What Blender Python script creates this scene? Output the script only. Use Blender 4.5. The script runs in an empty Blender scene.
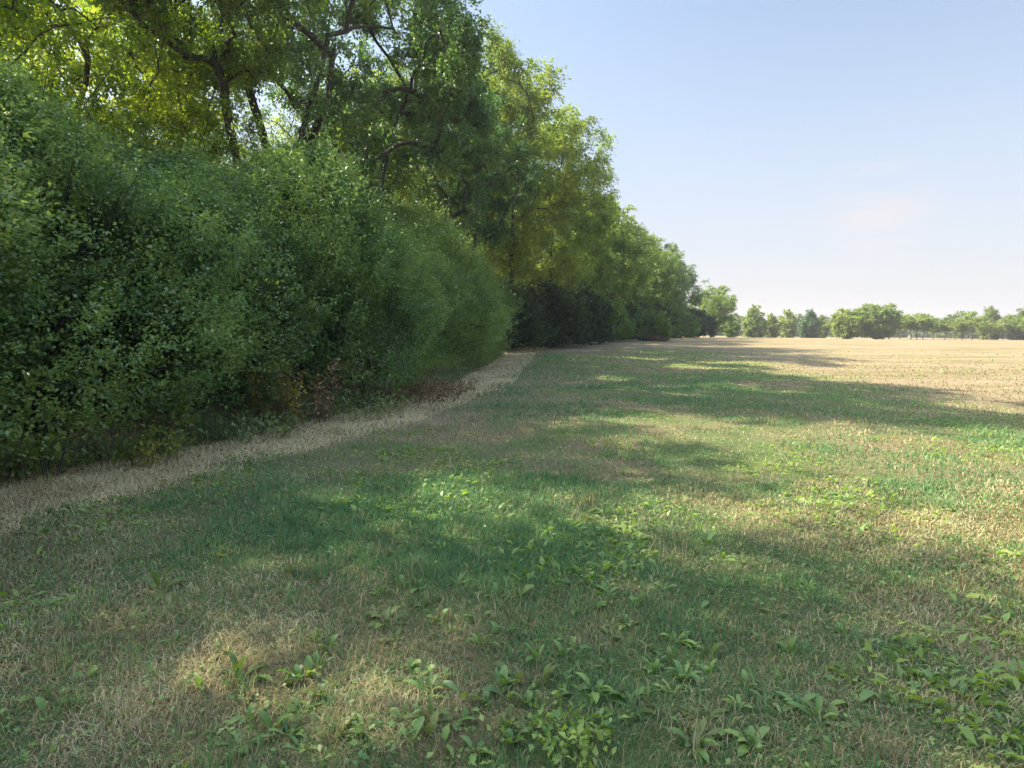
import bpy, math, random
import numpy as np
from mathutils import Vector, Euler

sc = bpy.context.scene
COL = sc.collection
R = math.radians

# ------------------------------------------------------------------ camera
F_PX = 600.0
EYE = 1.6
cam = bpy.data.cameras.new('camera')
cam.sensor_width = 36.0
cam.lens = F_PX / 1024.0 * 36.0
cam.clip_start = 0.05
cam.clip_end = 20000
camo = bpy.data.objects.new('camera', cam)
COL.objects.link(camo)
camo.location = (0, 0, EYE)
PITCH = math.atan((384 - 332) / F_PX)
ROLL = R(0.6)
camo.rotation_mode = 'QUATERNION'
camo.rotation_quaternion = (Euler((R(90) - PITCH, 0, 0)).to_quaternion() @ Euler((0, 0, ROLL)).to_quaternion())
sc.camera = camo

# ------------------------------------------------------------------ sky, sun, exposure
SUN_EL, SUN_AZ = R(45), R(-71)          # azimuth clockwise from +Y: the sun stands left and ahead, behind the trees
world = bpy.data.worlds.new("World")
sc.world = world
world.use_nodes = True
nt = world.node_tree
bg = nt.nodes['Background']
sky = nt.nodes.new('ShaderNodeTexSky')
sky.sky_type = 'NISHITA'
sky.sun_disc = False
sky.sun_elevation = SUN_EL
sky.sun_rotation = SUN_AZ
sky.air_density = 1.0
sky.dust_density = 1.2
sky.ozone_density = 1.6
bg.inputs['Strength'].default_value = 0.15
# one thin wisp of cloud low over the field
tc = nt.nodes.new('ShaderNodeTexCoord')
mp = nt.nodes.new('ShaderNodeMapping')
mp.inputs['Scale'].default_value = (4, 4, 40)
nz = nt.nodes.new('ShaderNodeTexNoise')
nz.inputs['Scale'].default_value = 1.3
nz.inputs['Detail'].default_value = 6
cr = nt.nodes.new('ShaderNodeValToRGB')
cr.color_ramp.elements[0].position = 0.42
cr.color_ramp.elements[1].position = 0.66
dist = nt.nodes.new('ShaderNodeVectorMath'); dist.operation = 'DISTANCE'
wd = Vector((0.49, 0.83, 0.172)).normalized()
dist.inputs[1].default_value = wd
fall = nt.nodes.new('ShaderNodeMapRange')
fall.inputs['From Min'].default_value = 0.02
fall.inputs['From Max'].default_value = 0.09
fall.inputs['To Min'].default_value = 0.8
fall.inputs['To Max'].default_value = 0.0
mul = nt.nodes.new('ShaderNodeMath'); mul.operation = 'MULTIPLY'
mixc = nt.nodes.new('ShaderNodeMix'); mixc.data_type = 'RGBA'
L = nt.links.new
L(tc.outputs['Generated'], mp.inputs[0]); L(mp.outputs[0], nz.inputs['Vector'])
L(nz.outputs['Fac'], cr.inputs[0])
L(tc.outputs['Generated'], dist.inputs[0]); L(dist.outputs['Value'], fall.inputs['Value'])
L(cr.outputs[0], mul.inputs[0]); L(fall.outputs[0], mul.inputs[1])
L(mul.outputs[0], mixc.inputs['Factor'])
# pale lavender air low over the horizon
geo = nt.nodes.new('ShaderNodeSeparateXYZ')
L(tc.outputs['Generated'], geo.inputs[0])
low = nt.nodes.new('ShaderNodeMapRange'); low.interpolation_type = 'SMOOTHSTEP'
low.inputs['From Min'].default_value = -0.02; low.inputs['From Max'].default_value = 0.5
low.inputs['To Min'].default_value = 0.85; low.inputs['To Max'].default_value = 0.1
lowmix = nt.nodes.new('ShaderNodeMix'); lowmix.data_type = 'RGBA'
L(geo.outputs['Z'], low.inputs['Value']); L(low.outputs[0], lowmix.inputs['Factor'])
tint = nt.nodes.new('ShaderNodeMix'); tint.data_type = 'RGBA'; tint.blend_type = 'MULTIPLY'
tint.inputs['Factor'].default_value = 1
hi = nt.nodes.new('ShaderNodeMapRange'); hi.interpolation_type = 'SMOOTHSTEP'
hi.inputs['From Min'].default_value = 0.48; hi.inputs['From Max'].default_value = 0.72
hicol = nt.nodes.new('ShaderNodeMix'); hicol.data_type = 'RGBA'  # lower sky dimmed, sky overhead left bright on purpose to fill the shade
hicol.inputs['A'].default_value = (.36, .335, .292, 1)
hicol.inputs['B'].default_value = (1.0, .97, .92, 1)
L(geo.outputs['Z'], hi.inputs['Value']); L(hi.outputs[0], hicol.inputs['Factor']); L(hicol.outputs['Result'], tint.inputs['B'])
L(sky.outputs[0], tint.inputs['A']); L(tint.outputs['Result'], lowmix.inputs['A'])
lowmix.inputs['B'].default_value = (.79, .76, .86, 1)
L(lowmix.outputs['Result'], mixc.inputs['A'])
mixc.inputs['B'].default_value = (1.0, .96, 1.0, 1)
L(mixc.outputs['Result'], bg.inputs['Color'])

sun = bpy.data.lights.new('sun', 'SUN')
sun.energy = 2.5
sun.angle = R(0.53)
sun.color = (1.0, 0.92, 0.78)
suno = bpy.data.objects.new('sun', sun)
COL.objects.link(suno)
sdir = Vector((math.sin(SUN_AZ) * math.cos(SUN_EL), math.cos(SUN_AZ) * math.cos(SUN_EL), math.sin(SUN_EL)))
suno.rotation_euler = (-sdir).to_track_quat('-Z', 'Y').to_euler()
suno.location = sdir * 60

sc.render.engine = 'CYCLES'
sc.view_settings.view_transform = 'Standard'
sc.view_settings.look = 'None'
sc.view_settings.exposure = 2.5
sc.view_settings.gamma = 1.0
sc.cycles.use_denoising = True
sc.cycles.denoising_prefilter = 'ACCURATE'
sc.cycles.denoising_input_passes = 'RGB_ALBEDO_NORMAL'
sc.cycles.max_bounces = 8
sc.cycles.diffuse_bounces = 5
sc.cycles.glossy_bounces = 2
sc.cycles.transmission_bounces = 4
sc.cycles.transparent_max_bounces = 4
sc.cycles.volume_bounces = 0
sc.cycles.sample_clamp_indirect = 6

# ------------------------------------------------------------------ numeric helpers
rng0 = np.random.default_rng(7)
HT = rng0.random((3, 256, 256))


def vnoise(x, y, s, k=0):
    """value noise in the plane, 0..1"""
    x = np.asarray(x, float) / s + 37.3 * k + 500.0
    y = np.asarray(y, float) / s + 11.7 * k + 500.0
    xi = np.floor(x).astype(int); yi = np.floor(y).astype(int)
    fx = x - xi; fy = y - yi
    fx = fx * fx * (3 - 2 * fx); fy = fy * fy * (3 - 2 * fy)
    T = HT[k % 3]
    a = T[xi % 256, yi % 256]; b = T[(xi + 1) % 256, yi % 256]
    c = T[xi % 256, (yi + 1) % 256]; d = T[(xi + 1) % 256, (yi + 1) % 256]
    return (a * (1 - fx) + b * fx) * (1 - fy) + (c * (1 - fx) + d * fx) * fy


def fbm(x, y, s, k=0):
    return (vnoise(x, y, s, k) * .55 + vnoise(x, y, s * .47, k + 1) * .3 + vnoise(x, y, s * .21, k + 2) * .15)


def sstep(a, b, x):
    t = np.clip((np.asarray(x, float) - a) / (b - a), 0, 1)
    return t * t * (3 - 2 * t)


def height(x, y):
    x = np.asarray(x, float); y = np.asarray(y, float)
    z = 0.85 * sstep(16, 72, y)
    d = np.hypot(x, y)
    near = 1 - sstep(25, 60, d)
    z = z + near * ((vnoise(x, y, 1.9, 0) - .5) * .09 + (vnoise(x, y, .45, 1) - .5) * .05)
    z = z + (vnoise(x, y, 14, 2) - .5) * .10 * sstep(6, 20, d)
    # the bank the hedge and the wood stand on
    z = z + .18 * sstep(0.0, 2.2, edge_x(y) - x) * sstep(0, 4, y + 8)
    return z


EY = np.array([-30, 0, 6.5, 7.6, 9.6, 13.9, 20, 29, 37, 46, 60, 80, 108, 125, 150, 400.])
EX = np.array([-9, -6.6, -5.35, -4.7, -4.1, -2.7, -2.1, -1.3, -0.8, 1.2, 5.5, 14.0, 27.5, 40, 48, 60.])


def edge_x(y):
    """front line of the hedge and wood"""
    return np.interp(y, EY, EX)


PY = np.array([-10, 0, 3, 5.1, 7.5, 10.8, 18, 26, 37, 60.])
PX = np.array([-5.6, -5.0, -4.75, -4.3, -3.3, -2.15, -0.55, 0.0, 0.9, 5.0])


def path_x(y):
    """meadow-side edge of the dry strip"""
    return np.interp(y, PY, PX)


def zones(x, y):
    """how dry / straw-like and how hay-covered the ground is at a place"""
    n = fbm(x, y, 5.0, 0)
    n2 = fbm(x, y, 1.3, 1)
    hay = sstep(-1.2, .55, path_x(y) + .02 - x + (n2 - .5) * 1.5)
    straw = np.maximum(sstep(6.5, 13.0, x + (n - .5) * 8 - 0.10 * (y - 11)), sstep(33, 46, y + (n - .5) * 16 - .25 * x))
    dry = np.clip(sstep(.46, .66, n * .5 + n2 * .5) * .9 + .62 * sstep(5.0, 2.0, y) * sstep(.40, .62, n2), 0, 1)
    # the plot's left lower corner is thinner, browner turf
    dry = np.maximum(dry, .75 * sstep(1.2, -2.8, x + (n - .5) * 2.0) * sstep(.30, .58, n2))
    dry = np.clip(dry * .80 + .55 * sstep(.52, .68, fbm(x, y, 2.6, 2)), 0, 1)
    return hay, straw, dry


def mesh_np(name, V, faces, mat, smooth=True, attrs=None):
    """V (n,3); faces: list of int arrays (m,k)"""
    me = bpy.data.meshes.new(name)
    V = np.ascontiguousarray(V, dtype=np.float32)
    me.vertices.add(len(V))
    me.vertices.foreach_set('co', V.ravel())
    faces = [np.asarray(f, dtype=np.int32) for f in faces if len(f)]
    li = np.concatenate([f.ravel() for f in faces])
    tot = np.concatenate([np.full(len(f), f.shape[1], dtype=np.int32) for f in faces])
    st = np.concatenate([[0], np.cumsum(tot)[:-1]]).astype(np.int32)
    me.loops.add(len(li)); me.loops.foreach_set('vertex_index', li)
    me.polygons.add(len(tot))
    me.polygons.foreach_set('loop_start', st)
    me.polygons.foreach_set('loop_total', tot)
    if smooth:
        me.polygons.foreach_set('use_smooth', np.ones(len(tot), dtype=bool))
    for an, (dom, arr) in (attrs or {}).items():
        arr = np.asarray(arr, dtype=np.float32)
        if arr.ndim == 1:
            a = me.attributes.new(an, 'FLOAT', dom)
            a.data.foreach_set('value', arr)
        else:
            a = me.attributes.new(an, 'FLOAT_COLOR', dom)
            if arr.shape[1] == 3:
                arr = np.concatenate([arr, np.ones((len(arr), 1), np.float32)], 1)
            a.data.foreach_set('color', arr.ravel())
    me.update(calc_edges=True)
    if mat:
        me.materials.append(mat)
    return me


def link(name, me, parent=None, loc=(0, 0, 0), rz=0.0, s=1.0):
    o = bpy.data.objects.new(name, me)
    COL.objects.link(o)
    o.location = loc
    o.rotation_euler = (0, 0, rz)
    o.scale = (s, s, s) if not isinstance(s, tuple) else s
    if parent:
        o.parent = parent
    return o


def tag(o, label=None, cat=None, group=None, kind=None):
    if label: o['label'] = label
    if cat: o['category'] = cat
    if group: o['group'] = group
    if kind: o['kind'] = kind
    return o


def unit(v):
    return v / (np.linalg.norm(v, axis=-1, keepdims=True) + 1e-9)


def leaves_np(P, D, size, rs, aspect=.5, fold=.18, up=.5):
    """one folded four-point leaf per row: base P, pointing D; returns verts, quads"""
    n = len(P)
    D = unit(D)
    ref = unit(rs.normal(size=(n, 3)) + np.array([0, 0, 1.0]) * up * 2.2)
    S = unit(np.cross(D, ref))
    N = np.cross(S, D)
    size = np.asarray(size).reshape(-1, 1) * np.ones((n, 1))
    w = size * aspect * .5
    mid = P + D * size * .48
    tip = P + D * size - N * size * .12
    V = np.empty((n, 4, 3))
    V[:, 0] = P
    V[:, 1] = mid + S * w + N * size * fold
    V[:, 2] = tip
    V[:, 3] = mid - S * w + N * size * fold
    Q = np.arange(n * 4).reshape(n, 4)
    return V.reshape(-1, 3), Q


def tubes_np(chains):
    """chains: list of (points (k,3), radii (k,)); returns verts, quads"""
    VV, QQ, off = [], [], 0
    for P, r in chains:
        P = np.asarray(P, float); r = np.asarray(r, float)
        k = len(P)
        if k < 2: continue
        ns = 9 if r[0] > .12 else (6 if r[0] > .04 else 4)
        T = np.gradient(P, axis=0); T = unit(T)
        ref = np.array([.31, .17, .93]) if abs(T[0][2]) < .9 else np.array([1., .1, 0])
        A = unit(np.cross(T, ref)); B = np.cross(T, A)
        ang = np.linspace(0, 2 * np.pi, ns, endpoint=False)
        ring = P[:, None, :] + r[:, None, None] * (np.cos(ang)[None, :, None] * A[:, None, :] + np.sin(ang)[None, :, None] * B[:, None, :])
        VV.append(ring.reshape(-1, 3))
        i = np.arange(k - 1)[:, None] * ns + np.arange(ns)[None, :]
        j = np.arange(k - 1)[:, None] * ns + (np.arange(ns)[None, :] + 1) % ns
        QQ.append(np.stack([i, j, j + ns, i + ns], -1).reshape(-1, 4) + off)
        off += k * ns
    return np.concatenate(VV), np.concatenate(QQ)


# ------------------------------------------------------------------ materials
def newmat(name):
    m = bpy.data.materials.new(name)
    m.use_nodes = True
    n = m.node_tree
    for x in list(n.nodes):
        n.nodes.remove(x)
    out = n.nodes.new('ShaderNodeOutputMaterial')
    return m, n, out


def ramp(n, stops):
    r = n.nodes.new('ShaderNodeValToRGB')
    e = r.color_ramp.elements
    while len(e) < len(stops): e.new(.5)
    for k, (p, c) in enumerate(stops):
        e[k].position = p
        e[k].color = (*c, 1)
    return r


def leaf_mat(name, stops, trans, tfac=.42, rough=.5, clump=1.2, spec=.35):
    """leaf: per-leaf hue and patches of lighter and darker shoots; lets light through"""
    m, n, out = newmat(name)
    at = n.nodes.new('ShaderNodeAttribute'); at.attribute_name = 'rnd'
    tc = n.nodes.new('ShaderNodeTexCoord')
    nz = n.nodes.new('ShaderNodeTexNoise'); nz.inputs['Scale'].default_value = clump; nz.inputs['Detail'].default_value = 2
    oi = n.nodes.new('ShaderNodeObjectInfo')
    add = n.nodes.new('ShaderNodeMath'); add.operation = 'MULTIPLY_ADD'; add.inputs[1].default_value = .55
    sub = n.nodes.new('ShaderNodeMath'); sub.operation = 'MULTIPLY_ADD'; sub.inputs[1].default_value = 1.6; sub.inputs[2].default_value = -.62
    obj = n.nodes.new('ShaderNodeMath'); obj.operation = 'MULTIPLY_ADD'; obj.inputs[1].default_value = .34
    r = ramp(n, stops)
    n.links.new(tc.outputs['Object'], nz.inputs['Vector'])
    n.links.new(nz.outputs['Fac'], sub.inputs[0])
    n.links.new(at.outputs['Fac'], add.inputs[0]); n.links.new(sub.outputs[0], add.inputs[2])
    n.links.new(oi.outputs['Random'], obj.inputs[0]); n.links.new(add.outputs[0], obj.inputs[2])
    n.links.new(obj.outputs[0], r.inputs[0])
    p = n.nodes.new('ShaderNodeBsdfPrincipled')
    p.inputs['Roughness'].default_value = rough
    p.inputs['Specular IOR Level'].default_value = spec
    n.links.new(r.outputs[0], p.inputs['Base Color'])
    t = n.nodes.new('ShaderNodeBsdfTranslucent')
    mx = n.nodes.new('ShaderNodeMix'); mx.data_type = 'RGBA'; mx.blend_type = 'MULTIPLY'
    mx.inputs['Factor'].default_value = 1
    mx.inputs['B'].default_value = (*trans, 1)
    n.links.new(r.outputs[0], mx.inputs['A'])
    n.links.new(mx.outputs['Result'], t.inputs['Color'])
    ms = n.nodes.new('ShaderNodeMixShader'); ms.inputs[0].default_value = tfac
    n.links.new(p.outputs[0], ms.inputs[1]); n.links.new(t.outputs[0], ms.inputs[2])
    n.links.new(ms.outputs[0], out.inputs['Surface'])
    return m


def bark_mat(name, c1, c2):
    m, n, out = newmat(name)
    tc = n.nodes.new('ShaderNodeTexCoord')
    mp = n.nodes.new('ShaderNodeMapping'); mp.inputs['Scale'].default_value = (9, 9, 1.6)
    nz = n.nodes.new('ShaderNodeTexNoise'); nz.inputs['Scale'].default_value = 2.2; nz.inputs['Detail'].default_value = 6
    r = ramp(n, [(.3, c1), (.7, c2)])
    p = n.nodes.new('ShaderNodeBsdfPrincipled'); p.inputs['Roughness'].default_value = .9
    b = n.nodes.new('ShaderNodeBump'); b.inputs['Strength'].default_value = .7; b.inputs['Distance'].default_value = .04
    n.links.new(tc.outputs['Object'], mp.inputs[0]); n.links.new(mp.outputs[0], nz.inputs['Vector'])
    n.links.new(nz.outputs['Fac'], r.inputs[0]); n.links.new(r.outputs[0], p.inputs['Base Color'])
    n.links.new(nz.outputs['Fac'], b.inputs['Height']); n.links.new(b.outputs[0], p.inputs['Normal'])
    n.links.new(p.outputs[0], out.inputs['Surface'])
    return m


def blade_mat(name, tfac=.48, rough=.55):
    """blade colour is the plant's own, stored per blade"""
    m, n, out = newmat(name)
    at = n.nodes.new('ShaderNodeAttribute'); at.attribute_name = 'tint'
    p = n.nodes.new('ShaderNodeBsdfPrincipled'); p.inputs['Roughness'].default_value = rough
    p.inputs['Specular IOR Level'].default_value = .3
    t = n.nodes.new('ShaderNodeBsdfTranslucent')
    ms = n.nodes.new('ShaderNodeMixShader'); ms.inputs[0].default_value = tfac
    n.links.new(at.outputs['Color'], p.inputs['Base Color']); n.links.new(at.outputs['Color'], t.inputs['Color'])
    n.links.new(p.outputs[0], ms.inputs[1]); n.links.new(t.outputs[0], ms.inputs[2])
    n.links.new(ms.outputs[0], out.inputs['Surface'])
    return m


M = {}
M['hedge'] = leaf_mat('hedge_leaf', [(0, (0.033, 0.069, 0.028)), (.35, (0.104, 0.187, 0.065)), (.65, (0.194, 0.299, 0.092)), (1, (0.317, 0.405, 0.114))], (1.25, 1.3, .7), .42, .38, .9, .6)
M['hedge_yellow'] = leaf_mat('hedge_leaf_pale', [(0, (0.065, 0.117, 0.034)), (.4, (0.130, 0.215, 0.055)), (1, (0.260, 0.338, 0.085))], (1.5, 1.6, .6), .38, .5, .9)
M['dark'] = leaf_mat('dark_leaf', [(0, (0.041, 0.090, 0.044)), (.5, (0.090, 0.171, 0.070)), (1, (0.186, 0.281, 0.097))], (1.6, 1.8, .6), .33, .42, .7, .5)
M['mid'] = leaf_mat('mid_leaf', [(0, (0.059, 0.114, 0.034)), (.5, (0.138, 0.221, 0.059)), (1, (0.259, 0.328, 0.083))], (1.55, 1.6, .65), .44, .5, .6)
M['yellow'] = leaf_mat('yellow_green_leaf', [(0, (.055, .095, .026)), (.45, (.135, .200, .042)), (1, (.27, .32, .06))], (2.1, 2.1, .5), .58, .5, .6)
M['olive'] = leaf_mat('olive_green_leaf', [(0, (.055, .090, .026)), (.45, (.130, .185, .046)), (1, (.24, .29, .07))], (1.6, 1.65, .6), .46, .5, .6)
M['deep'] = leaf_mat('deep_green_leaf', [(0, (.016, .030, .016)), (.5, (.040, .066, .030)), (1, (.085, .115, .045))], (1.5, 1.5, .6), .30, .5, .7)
M['far'] = leaf_mat('far_leaf', [(0, (0.064, 0.110, 0.040)), (.5, (0.138, 0.193, 0.062)), (1, (0.239, 0.285, 0.092))], (1.8, 1.8, .6), .38, .6, .5)
M['orchard'] = leaf_mat('orchard_leaf', [(0, (0.101, 0.157, 0.052)), (.5, (0.195, 0.269, 0.084)), (1, (0.324, 0.380, 0.121))], (1.7, 1.7, .6), .38, .6, .5)
M['gold'] = leaf_mat('gold_leaf', [(0, (.12, .13, .02)), (.5, (.28, .25, .04)), (1, (.42, .33, .07))], (1.5, 1.3, .5), .4, .5, 2)
M['big_leaf'] = leaf_mat('broad_sapling_leaf', [(0, (.07, .13, .03)), (.5, (.16, .22, .045)), (1, (.30, .31, .05))], (1.5, 1.5, .5), .4, .5, 2)
M['rust'] = leaf_mat('withered_leaf', [(0, (.095, .058, .030)), (.5, (.21, .128, .062)), (1, (.38, .245, .12))], (1.1, 1.0, .7), .25, .8, 3)
M['dull'] = leaf_mat('bramble_leaf', [(0, (0.062, 0.119, 0.051)), (.5, (0.155, 0.240, 0.085)), (1, (0.338, 0.365, 0.128))], (1.4, 1.4, .6), .3, .6, 2)
M['weed'] = leaf_mat('dock_leaf', [(0, (0.093, 0.180, 0.050)), (.5, (0.161, 0.274, 0.071)), (1, (0.291, 0.382, 0.086))], (1.5, 1.6, .5), .36, .42, 3, .45)
M['weed_pale'] = leaf_mat('pale_weed_leaf', [(0, (0.090, 0.153, 0.036)), (.5, (0.153, 0.216, 0.054)), (1, (0.244, 0.271, 0.072))], (1.4, 1.4, .5), .36, .45, 3)
M['bark'] = bark_mat('grey_brown_bark', (.020, .017, .014), (.070, .060, .050))
M['twig'] = bark_mat('pale_twig_bark', (.06, .045, .032), (.20, .155, .11))
M['blade'] = blade_mat('grass_blade')
M['straw'] = blade_mat('dry_blade', .2, .7)

# ground: soil and thatch showing between the blades, straw-coloured stubble further out
m, n, out = newmat('meadow_soil')
az = n.nodes.new('ShaderNodeAttribute'); az.attribute_name = 'zone'
sep = n.nodes.new('ShaderNodeSeparateColor')
tcg = n.nodes.new('ShaderNodeTexCoord')
n1 = n.nodes.new('ShaderNodeTexNoise'); n1.inputs['Scale'].default_value = 24; n1.inputs['Detail'].default_value = 10; n1.inputs['Roughness'].default_value = .78
n2 = n.nodes.new('ShaderNodeTexNoise'); n2.inputs['Scale'].default_value = .35; n2.inputs['Detail'].default_value = 6; n2.inputs['Roughness'].default_value = .65
mpw = n.nodes.new('ShaderNodeMapping'); mpw.inputs['Scale'].default_value = (.35, 1.2, 1); mpw.inputs['Rotation'].default_value = (0, 0, R(-8))
n3 = n.nodes.new('ShaderNodeTexNoise'); n3.inputs['Scale'].default_value = .3; n3.inputs['Detail'].default_value = 10; n3.inputs['Roughness'].default_value = .82
for q in (n1, n2): n.links.new(tcg.outputs['Object'], q.inputs['Vector'])
n.links.new(tcg.outputs['Object'], mpw.inputs[0]); n.links.new(mpw.outputs[0], n3.inputs['Vector'])
green = ramp(n, [(.3, (.075, .085, .034)), (.55, (.15, .165, .062)), (.75, (.25, .225, .105))])
n.links.new(n1.outputs['Fac'], green.inputs[0])
dryr = ramp(n, [(.3, (.15, .105, .055)), (.6, (.28, .215, .115)), (.8, (.40, .325, .19))])
n.links.new(n1.outputs['Fac'], dryr.inputs[0])
strawr = ramp(n, [(.32, (0.124, 0.109, 0.040)), (.45, (0.205, 0.165, 0.077)), (.56, (0.274, 0.212, 0.124)), (.72, (0.311, 0.239, 0.152))])
n.links.new(n3.outputs['Fac'], strawr.inputs[0])
hayr = ramp(n, [(.3, (.22, .165, .09)), (.6, (.42, .335, .19)), (.8, (.56, .46, .28))])
n.links.new(n1.outputs['Fac'], hayr.inputs[0])
n.links.new(az.outputs['Color'], sep.inputs[0])
last = green.outputs[0]
for ch, src in (('Red', dryr), ('Green', strawr), ('Blue', hayr)):
    mx = n.nodes.new('ShaderNodeMix'); mx.data_type = 'RGBA'
    n.links.new(sep.outputs[ch], mx.inputs['Factor'])
    n.links.new(last, mx.inputs['A']); n.links.new(src.outputs[0], mx.inputs['B'])
    last = mx.outputs['Result']
p = n.nodes.new('ShaderNodeBsdfPrincipled'); p.inputs['Roughness'].default_value = .95; p.inputs['Specular IOR Level'].default_value = .1
bp = n.nodes.new('ShaderNodeBump'); bp.inputs['Strength'].default_value = .8; bp.inputs['Distance'].default_value = .05
n.links.new(n1.outputs['Fac'], bp.inputs['Height']); n.links.new(bp.outputs[0], p.inputs['Normal'])
n.links.new(last, p.inputs['Base Color']); n.links.new(p.outputs[0], out.inputs['Surface'])
M['ground'] = m

# ------------------------------------------------------------------ ground sheet
def graded(a, b, nn, k):
    t = np.linspace(-1, 1, nn)
    s = np.sinh(t * k) / np.sinh(k)
    return np.where(s < 0, -a * -s, b * s)


gx = graded(2500, 2500, 361, 8.2)
gy = graded(400, 4000, 401, 8.6) + 3.0
GX, GY = np.meshgrid(gx, gy)
GX, GY = GX.ravel(), GY.ravel()
GZ = height(GX, GY)
nx, ny = len(gx), len(gy)
ii = (np.arange(ny - 1)[:, None] * nx + np.arange(nx - 1)[None, :]).ravel()
quads = np.stack([ii, ii + 1, ii + nx + 1, ii + nx], -1)
hay, straw, dry = zones(GX, GY)
zone = np.stack([dry, straw, hay * (1 - sstep(60, 90, GY))], -1)
me = mesh_np('meadow_ground', np.stack([GX, GY, GZ], -1), [quads], M['ground'], True, {'zone': ('POINT', zone)})
tag(link('ground', me), 'mown meadow turning to pale straw stubble in the distance', None, None, 'structure')

# ------------------------------------------------------------------ grass
def blades(rs, X, Y, length, width, lean, tint):
    """tapered bent blades (5 points, 2 faces)"""
    n = len(X)
    Z = height(X, Y)
    az = rs.random(n) * 2 * np.pi
    d = np.stack([np.cos(az), np.sin(az), np.zeros(n)], -1)
    # width across a random direction, so blades are seen from any side
    aw = az + np.pi / 2 + (rs.random(n) - .5) * 1.2
    w = np.stack([np.cos(aw), np.sin(aw), np.zeros(n)], -1) * width[:, None] * .5
    P = np.stack([X, Y, Z - .004], -1)
    h1 = np.cos(lean * .6) * length * .55
    o1 = np.sin(lean * .6) * length * .55
    h2 = h1 + np.cos(lean * 1.35) * length * .45
    o2 = o1 + np.sin(lean * 1.35) * length * .45
    h2 = np.maximum(h2, .006)
    V = np.empty((n, 5, 3))
    V[:, 0] = P - w; V[:, 1] = P + w
    m_ = P + d * o1[:, None]; m_[:, 2] += h1
    V[:, 2] = m_ + w * .8; V[:, 3] = m_ - w * .8
    t_ = P + d * o2[:, None]; t_[:, 2] += h2
    V[:, 4] = t_
    b = np.arange(n)[:, None] * 5
    Q = b + np.array([[0, 1, 2, 3]]); T = b + np.array([[3, 2, 4]])
    tint5 = np.repeat(tint, 5, 0)
    return V.reshape(-1, 3), Q, T, tint5


def scatter(rs, n, d0, d1, pw=1.0, spread=1.12, margin=1.6):
    """ground places ahead of the camera, thinning with distance"""
    u = rs.random(n)
    y = d0 * (d1 / d0) ** (u ** pw)
    x = (rs.random(n) * 2 - 1) * (y * .86 * spread + margin + 2.4)
    y = y - 1.3 * (1 - (y - d0) / (d1 - d0))
    return x, y


def pick(rs, stops, t):
    t = np.clip(t, 0, 1)
    ps = np.array([s[0] for s in stops]); cs = np.array([s[1] for s in stops])
    return np.stack([np.interp(t, ps, cs[:, k]) for k in range(3)], -1)


GREEN = [(0, (0.085, 0.182, 0.067)), (.4, (0.152, 0.297, 0.097)), (.75, (0.237, 0.382, 0.109)), (1, (0.399, 0.460, 0.133))]
TAN = [(0, (.17, .13, .055)), (.4, (.33, .27, .115)), (.75, (.46, .39, .19)), (1, (.60, .52, .29))]
STRAWC = [(0, (0.144, 0.118, 0.043)), (.4, (0.243, 0.193, 0.085)), (.8, (0.308, 0.245, 0.131)), (1, (0.360, 0.291, 0.177))]
HAYC = [(0, (.32, .235, .105)), (.4, (.57, .445, .215)), (.8, (.74, .60, .32)), (1, (.82, .70, .40))]

rs = np.random.default_rng(21)
N = 560000
X, Y = scatter(rs, N, 1.5, 46)
# a denser turf close by, where single blades show
Nn = 420000
yn = .9 + 5.6 * rs.random(Nn) ** 1.35
xn = (rs.random(Nn) * 2 - 1) * (yn * .9 + 2.6)
X, Y = np.concatenate([X, xn]), np.concatenate([Y, yn])
N = len(X)
hay, straw, dry = zones(X, Y)
gd = fbm(X, Y, .8, 2)
pg = np.clip((.86 - .55 * dry) * (1 - .93 * hay) * (1 - .96 * straw) + (gd - .5) * .5, .005, 1)
isg = rs.random(N) < pg
# living grass
gX, gY = X[isg], Y[isg]
n = len(gX)
D = np.hypot(gX, gY)
lush = fbm(gX, gY, 1.6, 0)
Ln = (.026 + .055 * rs.random(n) ** 1.8) * (.6 + .9 * sstep(.4, .7, lush)) * (1 + .035 * np.clip(D - 8, 0, 20))
Wd = np.maximum(.0022 + .0030 * rs.random(n) ** 2, D * .0013)
tall = rs.random(n) < .02
Ln[tall] *= 1.9
yel = sstep(5, 14, gX + .15 * gY) * .35 + .25 * sstep(12, 30, gY)
tint = pick(rs, GREEN, rs.random(n) * .6 + (lush - .45) * -.6 + yel + .08)
V, Q, T, c = blades(rs, gX, gY, Ln, Wd, .3 + rs.random(n) ** .7 * 1.2, tint)
me_v, me_q, me_t, me_c = V, Q, T, c
# tufts of longer grass standing out of the mown turf
nt_ = 1700
tX, tY = scatter(rs, nt_, 1.7, 20)
hay_, straw_, dry_ = zones(tX, tY)
ok = (rs.random(nt_) < (1 - hay_) * (1 - straw_))
tX, tY = tX[ok], tY[ok]
cnt_ = 34
rad_ = .03 + .07 * rs.random(len(tX))
bX = (tX[:, None] + rs.normal(size=(len(tX), cnt_)) * rad_[:, None]).ravel()
bY = (tY[:, None] + rs.normal(size=(len(tX), cnt_)) * rad_[:, None]).ravel()
nb = len(bX)
th_ = np.repeat(.06 + .12 * rs.random(len(tX)) ** 1.6, cnt_)
deadt = np.repeat(rs.random(len(tX)) < .3, cnt_)
tone = np.repeat(rs.random(len(tX)), cnt_)
V2, Q2, T2, c2 = blades(rs, bX, bY, th_ * (.5 + .7 * rs.random(nb)), .003 + .0025 * rs.random(nb), .2 + rs.random(nb) * .75,
                        np.where(((rs.random(nb) < .12) | deadt)[:, None], pick(rs, TAN, rs.random(nb)), pick(rs, GREEN, tone * .6 + rs.random(nb) * .35)))
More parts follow.
